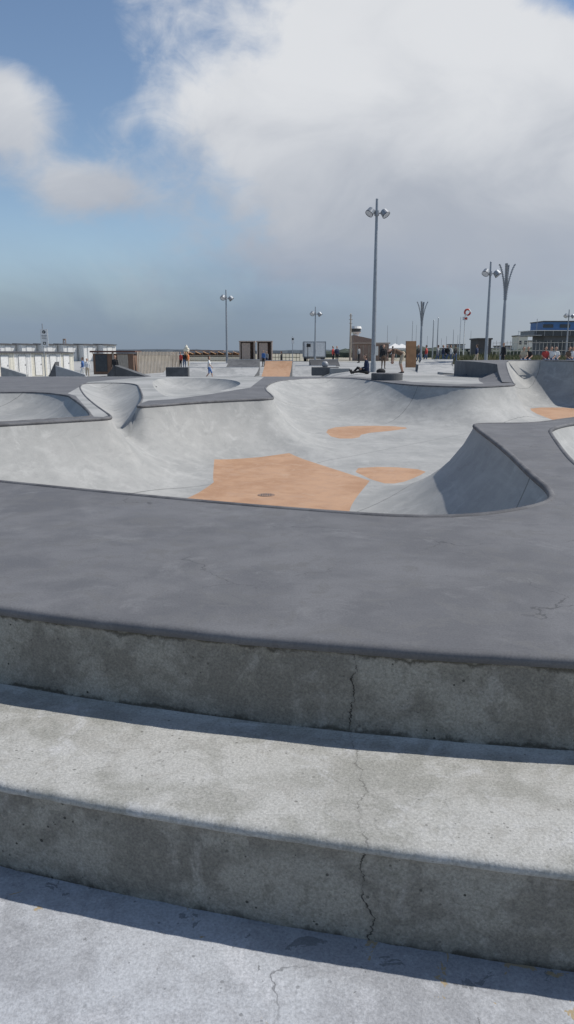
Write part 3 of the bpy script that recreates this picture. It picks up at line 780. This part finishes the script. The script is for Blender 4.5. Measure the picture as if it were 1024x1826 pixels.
def ledge(u0, v0, u1, v1, Y, w=.6, mat=M_rampd, name="inclined_ledge"):
    x0 = bx(u0, Y); x1 = bx(u1, Y); za = hz(v0, Y); zb = hz(v1, Y); z0 = min(tzf(x0, Y), tzf(x1, Y))-.2
    mb = MB(); vs = [(x0, Y, z0), (x1, Y, z0), (x1, Y, zb), (x0, Y, za)]
    vs += [(a, b+w, c) for a, b, c in vs]
    mb.add(vs, [(0, 1, 2, 3), (7, 6, 5, 4), (3, 2, 6, 7), (0, 3, 7, 4), (1, 5, 6, 2)], mat)
    mb.obj(name, bevel=.015)
ledge(205, 652, 262, 672, 46, 1.2, M_rampd); ledge(190, 668, 205, 651, 46.1, 1.0, M_rampd)
ledge(98, 652, 150, 668, 50, .3, M_grey); ledge(85, 670, 98, 645, 50, .9, M_rampd)
ledge(0, 654, 45, 668, 55, .5, M_ramp)
ledge(295, 655, 335, 655, 50, .7, M_rampd, "grind_box")
ledge(820, 652, 838, 652, 38, .8, M_rampd, "grind_box"); ledge(790, 664, 835, 668, 37, 1.2, M_ramp, "grind_box")
ledge(228, 690, 272, 690, 26.0, .7, M_rampd, "grind_box")
ledge(590, 657, 625, 657, 44, 1.0, M_ramp, "grind_box")

# ------------------------------------------------------------------ people
M_skin = plain("skin", (.45, .27, .19), .6, 0, .06); M_eye = plain("eye_dark", (.02, .015, .012), .3)
def cloth(name, c): return plain(name, c, .85, 0, .12, 20)
M_lips = cloth("lips", (.3, .1, .08))
C = dict(navy=cloth("navy_cloth", (.02, .03, .07)), black=cloth("black_cloth", (.018, .018, .02)), white=cloth("white_cloth", (.7, .7, .68)), grey=cloth("grey_cloth", (.25, .26, .27)),
         red=cloth("red_cloth", (.45, .06, .05)), blue=cloth("blue_cloth", (.06, .14, .34)), beige=cloth("beige_cloth", (.45, .38, .28)), brown=cloth("brown_cloth", (.14, .09, .06)),
         orange=cloth("orange_cloth", (.6, .2, .07)), denim=cloth("denim", (.08, .12, .2)), hb=plain("brown_hair", (.05, .03, .018), .7), hblond=plain("blond_hair", (.35, .24, .12), .7))
def person(x, y, z, h, pose, face, top, bottom, hair, detail=False, shorts=False, name="person"):
    V3 = Vector
    J = {}
    def base(lean=0.0):
        J['pel'] = V3((0, 0, .93)); d = V3((0, math.sin(lean), math.cos(lean)))
        J['ch'] = J['pel']+d*.36; J['nk'] = J['pel']+d*.53; J['hd'] = J['nk']+V3((0, math.sin(lean*.8), math.cos(lean*.8))).normalized()*.17
        for s, k in ((-1, 'l'), (1, 'r')):
            J['sh'+k] = J['pel']+d*.47+V3((s*.175, 0, 0)); J['hp'+k] = V3((s*.09, 0, .90))
            J['kn'+k] = V3((s*.10, .02, .49)); J['an'+k] = V3((s*.11, -.02, .08)); J['to'+k] = V3((s*.125, .15, .03))
            J['el'+k] = J['sh'+k]+V3((s*.06, -.02, -.28)); J['wr'+k] = J['el'+k]+V3((s*.02, .07, -.25))
    base()
    if pose == 'walk':
        J['knl'] = V3((-.09, .18, .50)); J['anl'] = V3((-.09, .24, .09)); J['tol'] = V3((-.1, .41, .07))
        J['knr'] = V3((.09, -.02, .48)); J['anr'] = V3((.09, -.28, .14)); J['tor'] = V3((.09, -.14, .03))
        J['ell'] = J['shl']+V3((-.06, -.12, -.25)); J['wrl'] = J['ell']+V3((0, .0, -.24)); J['elr'] = J['shr']+V3((.06, .06, -.26)); J['wrr'] = J['elr']+V3((0, .16, -.18))
    if pose == 'bend':
        base(1.15)
        J['hd'] = J['nk']+V3((0, .12, -.07))
        for s, k in ((-1, 'l'), (1, 'r')):
            J['el'+k] = J['sh'+k]+V3((s*.05, .03, -.27)); J['wr'+k] = J['el'+k]+V3((-s*.03, .02, -.25)); J['kn'+k] = V3((s*.12, .10, .50))
    if pose == 'sit':
        J['pel'] = V3((0, 0, .12)); J['ch'] = V3((0, .02, .47)); J['nk'] = V3((0, .05, .63)); J['hd'] = V3((0, .10, .79))
        for s, k in ((-1, 'l'), (1, 'r')):
            J['sh'+k] = V3((s*.175, .03, .57)); J['hp'+k] = V3((s*.09, .03, .10)); J['kn'+k] = V3((s*.13, .42, .30 if s > 0 else .13)); J['an'+k] = V3((s*.12, .80 if s < 0 else .66, .07))
            J['to'+k] = J['an'+k]+V3((s*.03, .08, .13)); J['el'+k] = V3((s*.26, .05, .32)); J['wr'+k] = V3((s*.16, .28, .27))
    if pose == 'bench':
        dz = .45
        J['pel'] = V3((0, 0, .12+dz)); J['ch'] = V3((0, .02, .47+dz)); J['nk'] = V3((0, .05, .63+dz)); J['hd'] = V3((0, .09, .80+dz))
        for s, k in ((-1, 'l'), (1, 'r')):
            J['sh'+k] = V3((s*.175, .03, .57+dz)); J['hp'+k] = V3((s*.09, .03, .10+dz)); J['kn'+k] = V3((s*.11, .42, .08+dz)); J['an'+k] = V3((s*.11, .44, .08))
            J['to'+k] = J['an'+k]+V3((0, .15, -.04)); J['el'+k] = V3((s*.25, .05, .32+dz)); J['wr'+k] = V3((s*.13, .27, .20+dz))
    caps = []
    def cap(a, b, r0, r1, m): caps.append((V3(a), V3(b), r0, r1, m))
    wide = V3((.07, 0, 0))
    for s in (-1, 1): cap(J['pel']+wide*s*.7, J['ch']+wide*s*1.1, .105, .115, top)
    cap(J['pel'], J['pel']+(J['ch']-J['pel'])*.05, .14, .13, bottom)
    cap(J['shl'], J['shr'], .062, .062, top); cap(J['ch'], J['nk'], .11, .06, top)
    cap(J['nk'], J['hd'], .05, .05, M_skin)
    up = (J['hd']-J['nk']).normalized(); fw = V3((0, 1, 0)); fw = (fw-up*fw.dot(up)).normalized() if abs(fw.dot(up)) < .95 else V3((0, 0, -1))
    hd = J['hd']+up*.02
    cap(hd-up*.045+fw*.02, hd+up*.04, .068, .088, M_skin)
    cap(hd+up*.052-fw*.018, hd-fw*.03-up*.01, .086, .078, hair)
    cap(hd+fw*.085, hd+fw*.105-up*.025, .009, .014, M_skin)
    rt = fw.cross(up)
    for s in (-1, 1): cap(hd+rt*s*.088-up*.015, hd+rt*s*.092+up*.015, .014, .014, M_skin)
    for k, s in (('l', -1), ('r', 1)):
        cap(J['sh'+k], J['sh'+k]+(J['el'+k]-J['sh'+k])*.6, .058, .052, top); cap(J['sh'+k]+(J['el'+k]-J['sh'+k])*.6, J['el'+k], .045, .04, M_skin if shorts else top)
        cap(J['el'+k], J['wr'+k], .04, .027, M_skin if shorts else top)
        wd = (J['wr'+k]-J['el'+k]).normalized(); palm = J['wr'+k]+wd*.075
        sd = wd.cross(V3((s, 0, .2))).normalized()
        cap(J['wr'+k], palm, .027, .032, M_skin); cap(palm-sd*.02, palm+sd*.02, .02, .02, M_skin)
        if detail:
            inn = V3((-s, 0, 0))
            for q, L_ in enumerate((.068, .078, .072, .056)):
                f0 = palm+sd*(-.027+.018*q); f1 = f0+wd*L_*.55; f2 = f1+(wd*.7+inn*.5)*L_*.5
                cap(f0, f1, .009, .0085, M_skin); cap(f1, f2, .0085, .0075, M_skin)
            t0 = J['wr'+k]+wd*.03+sd*-.025; t1 = t0+wd*.035-sd*.03; cap(t0, t1, .011, .010, M_skin); cap(t1, t1+wd*.03+inn*.01, .010, .008, M_skin)
        cap(J['hp'+k], J['kn'+k], .088, .062, bottom)
        cap(J['kn'+k], J['kn'+k]+(J['an'+k]-J['kn'+k])*.35, .054, .054, M_skin if shorts else bottom); cap(J['kn'+k]+(J['an'+k]-J['kn'+k])*.35, J['an'+k], .052, .038, M_skin if shorts else bottom)
        hl = J['an'+k]-(J['to'+k]-J['an'+k]).normalized()*.03
        cap(hl, J['to'+k], .042, .034, C['black'])
    mb = MB()
    for a, b, r0, r1, m in caps:
        mb.tube(a, b, r0, r1, M_skin, 10); mb.sphere(a, r0, M_skin, 10); mb.sphere(b, r1, M_skin, 10)
    o = mb.obj("tmp")
    rm = o.modifiers.new('r', 'REMESH'); rm.mode = 'VOXEL'; rm.voxel_size = .011 if detail else .02
    sm = o.modifiers.new('s', 'SMOOTH'); sm.factor = .5; sm.iterations = 3
    dg = bpy.context.evaluated_depsgraph_get(); me = bpy.data.meshes.new_from_object(o.evaluated_get(dg))
    bpy.data.objects.remove(o)
    mats = []
    for c_ in caps:
        if c_[4] not in mats: mats.append(c_[4])
    me.materials.clear()
    for m in mats: me.materials.append(m)
    n = len(me.polygons); cc = np.empty(n*3); me.polygons.foreach_get('center', cc); cc = cc.reshape(-1, 3)
    best = np.full(n, 1e9); bi = np.zeros(n, int)
    for a, b, r0, r1, m in caps:
        a = np.array(a); ab = np.array(b)-a; t = np.clip(((cc-a)@ab)/(ab@ab+1e-9), 0, 1)
        d = np.linalg.norm(cc-(a+t[:, None]*ab), axis=1)-(r0+(r1-r0)*t)
        w = d < best; best[w] = d[w]; bi[w] = mats.index(m)
    me.polygons.foreach_set('material_index', bi.astype(np.int32)); me.polygons.foreach_set('use_smooth', [True]*n); me.update()
    o = bpy.data.objects.new(name, me); coll.objects.link(o)
    sc = h/1.72; o.scale = (sc,)*3; o.location = (x, y, z); o.rotation_euler = (0, 0, face)
    if detail:
        mb = MB()
        for s in (-1, 1): mb.sphere(hd+rt*s*.032+fw*.084+up*.008, .011, M_eye, 8)
        mb.box(hd+fw*.088-up*.052, (.04, .012, .008), M_lips)
        e = mb.obj("eyes_and_mouth"); e.parent = o
    return o
PI = math.pi
def P(u, Y, h, pose, face, top, bottom, hair='hb', **kw):
    x = bx(u, Y); z = kw.pop('z', None); z = tzf(x, Y) if z is None else z
    return person(x, Y, z, h, pose, face, C[top], C[bottom], C[hair], **kw)
P(655, 38, 1.78, 'sit', PI*.55, 'navy', 'black', detail=True)
P(718, 38.5, 1.78, 'bend', PI*.5, 'brown', 'beige', detail=True, shorts=True, name="skater")
P(373, 49, 1.36, 'walk', -PI*.5, 'white', 'blue', detail=True, shorts=True, name="child")
P(684, 50, 1.5, 'stand', PI, 'black', 'brown')
P(147, 60, 1.6, 'walk', PI*.5, 'blue', 'white'); P(155, 60.5, 1.5, 'stand', PI, 'white', 'beige')
P(205, 52, 1.5, 'stand', PI, 'black', 'navy')
for u, t, b in ((309, 'black', 'black'), (315, 'black', 'navy'), (322, 'red', 'black'), (329, 'black', 'denim'), (336, 'orange', 'beige')): P(u, 80, 1.72, 'stand', random.uniform(0, 6), t, b)
P(470, 84, 1.7, 'stand', 2.5, 'blue', 'black'); P(476, 86, 1.5, 'stand', 2.5, 'grey', 'navy')
for u, t in ((746, 'black'), (760, 'red'), (781, 'grey'), (790, 'navy'), (797, 'black'), (803, 'white'), (812, 'black')): P(u, 71, 1.7, 'walk', random.uniform(0, 6), t, 'denim')
for u, t in ((640, 'grey'), (700, 'white'), (594, 'red'), (601, 'navy'), (502, 'black')): P(u, 82, 1.7, 'stand', random.uniform(0, 6), t, 'black')
P(897, 60, 1.75, 'stand', 2, 'black', 'black'); P(850, 66, 1.7, 'walk', 1, 'navy', 'beige')
for u, t in ((934, 'beige'), (942, 'black'), (972, 'red'), (983, 'white'), (991, 'white'), (1014, 'brown'), (1021, 'white')):
    P(u, 54, 1.8, 'bench', PI+random.uniform(-.5, .5), t, 'denim', shorts=True)
mb = MB(); xa = bx(925, 54.1); xb = bx(1035, 54.1)
mb.box(((xa+xb)/2, 54.15, .42), (xb-xa, .45, .07), M_wood)
for k in range(5): mb.box((xa+.3+(xb-xa-.6)*k/4, 54.15, .19), (.1, .4, .38), M_grey)
mb.obj("park_bench")
mb = MB(); mb.sphere((0, 0, .13), .18, C['black'], 14, (1.3, .8, .8)); mb.tube((-.1, 0, .24), (.1, 0, .24), .02, .02, C['black'], 6)
mb.obj("rucksack", (bx(680, 38), 38, 0), smooth=True)

# ------------------------------------------------------------------ light
to_sun = Vector((.76, .13, 1.0)).normalized()
sd = bpy.data.lights.new("sun", 'SUN'); sd.energy = 4.1; sd.angle = math.radians(.6); sd.color = (1, .955, .89)
so = bpy.data.objects.new("sun", sd); coll.objects.link(so)
so.rotation_euler = to_sun.to_track_quat('Z', 'Y').to_euler()
elev = math.asin(to_sun.z); az = math.atan2(to_sun.x, to_sun.y)

w = bpy.data.worlds.new("World"); scene.world = w; w.use_nodes = True
nt = w.node_tree; nt.nodes.clear()
out = nt.nodes.new('ShaderNodeOutputWorld')
sky = nt.nodes.new('ShaderNodeTexSky'); sky.sky_type = 'NISHITA'; sky.sun_disc = False
sky.sun_elevation = elev; sky.sun_rotation = az; sky.air_density = 1.0; sky.dust_density = .4; sky.ozone_density = 2.0
bg = nt.nodes.new('ShaderNodeBackground'); nt.links.new(sky.outputs[0], bg.inputs[0]); bg.inputs[1].default_value = .11
tc = nt.nodes.new('ShaderNodeTexCoord'); D = tc.outputs['Generated']
sp = nt.nodes.new('ShaderNodeSeparateXYZ'); nt.links.new(D, sp.inputs[0]); dx, dy, dz = sp.outputs
hor = math_(nt, 'SQRT', math_(nt, 'ADD', math_(nt, 'MULTIPLY', dx, dx), math_(nt, 'MULTIPLY', dy, dy)))
el = math_(nt, 'ARCTAN2', dz, hor); azn = math_(nt, 'ARCTAN2', dx, dy)
def blob(ca, ce, ra, re, wgt):
    a = math_(nt, 'DIVIDE', math_(nt, 'SUBTRACT', azn, ca), ra); e = math_(nt, 'DIVIDE', math_(nt, 'SUBTRACT', el, ce), re)
    r = math_(nt, 'ADD', math_(nt, 'MULTIPLY', a, a), math_(nt, 'MULTIPLY', e, e))
    return math_(nt, 'MULTIPLY', math_(nt, 'POWER', 2.718, math_(nt, 'MULTIPLY', r, -1.0)), wgt)
cv = nt.nodes.new('ShaderNodeCombineXYZ')
nt.links.new(azn, cv.inputs[0]); nt.links.new(math_(nt, 'MULTIPLY', el, 1.5), cv.inputs[1])
c1 = noise_(nt, cv.outputs[0], 4.5, 7, .55, .35)
c2 = noise_(nt, cv.outputs[0], 15, 7, .62, .7)
dens = math_(nt, 'ADD', math_(nt, 'MULTIPLY', c1, .75), math_(nt, 'MULTIPLY', c2, .30))
bias = blob(.15, .28, .30, .20, .60)
for b_ in ((-.345, .262, .085, .055, .52), (-.245, .19, .065, .032, .46), (-.19, .39, .05, .06, .10), (.33, .20, .20, .12, .3), (-.12, .27, .10, .05, .10), (.35, .375, .07, .03, -.42), (-.35, .37, .09, .045, -.32), (.05, .11, .4, .05, .15), (-.235, .33, .05, .06, -.28), (-.28, .13, .16, .04, -.1),
           (1.2, .5, .6, .4, .25), (-1.5, .6, .7, .3, .2), (3.0, .5, .7, .4, .25)):
    bias = math_(nt, 'ADD', bias, blob(*b_))
cm = maprange(nt, math_(nt, 'ADD', dens, bias), .64, .94, 0, .97)
c3 = noise_(nt, cv.outputs[0], 6, 7, .52, .5)
hi = maprange(nt, el, .08, .32)
bright = math_(nt, 'ADD', math_(nt, 'MULTIPLY', c3, .8), math_(nt, 'MULTIPLY', hi, .38))
bright = math_(nt, 'ADD', bright, blob(.02, .36, .30, .09, .2))
ccol = mix_(nt, maprange(nt, bright, .36, 1.0), (.42, .455, .52), (.76, .775, .80))
bgc = nt.nodes.new('ShaderNodeBackground'); nt.links.new(ccol, bgc.inputs[0]); bgc.inputs[1].default_value = .97
mx = nt.nodes.new('ShaderNodeMixShader'); nt.links.new(cm, mx.inputs[0]); nt.links.new(bg.outputs[0], mx.inputs[1]); nt.links.new(bgc.outputs[0], mx.inputs[2])
hz_n = noise_(nt, vscale(nt, cv.outputs[0], (1, 5, 1)), 3, 5, .5)
hcol = mix_(nt, maprange(nt, math_(nt, 'ADD', el, math_(nt, 'MULTIPLY', math_(nt, 'SUBTRACT', hz_n, .5), .16)), 0, .16), (.19, .255, .35), (.235, .315, .46))
hcol = mix_(nt, maprange(nt, azn, -.1, .35, 0, .6), hcol, (.42, .46, .52))
bgh = nt.nodes.new('ShaderNodeBackground'); nt.links.new(hcol, bgh.inputs[0])
hf = maprange(nt, math_(nt, 'ADD', el, math_(nt, 'MULTIPLY', math_(nt, 'SUBTRACT', c1, .5), .14)), .03, .17, .9, 0)
mx2 = nt.nodes.new('ShaderNodeMixShader'); nt.links.new(hf, mx2.inputs[0]); nt.links.new(mx.outputs[0], mx2.inputs[1]); nt.links.new(bgh.outputs[0], mx2.inputs[2])
nt.links.new(mx2.outputs[0], out.inputs[0])
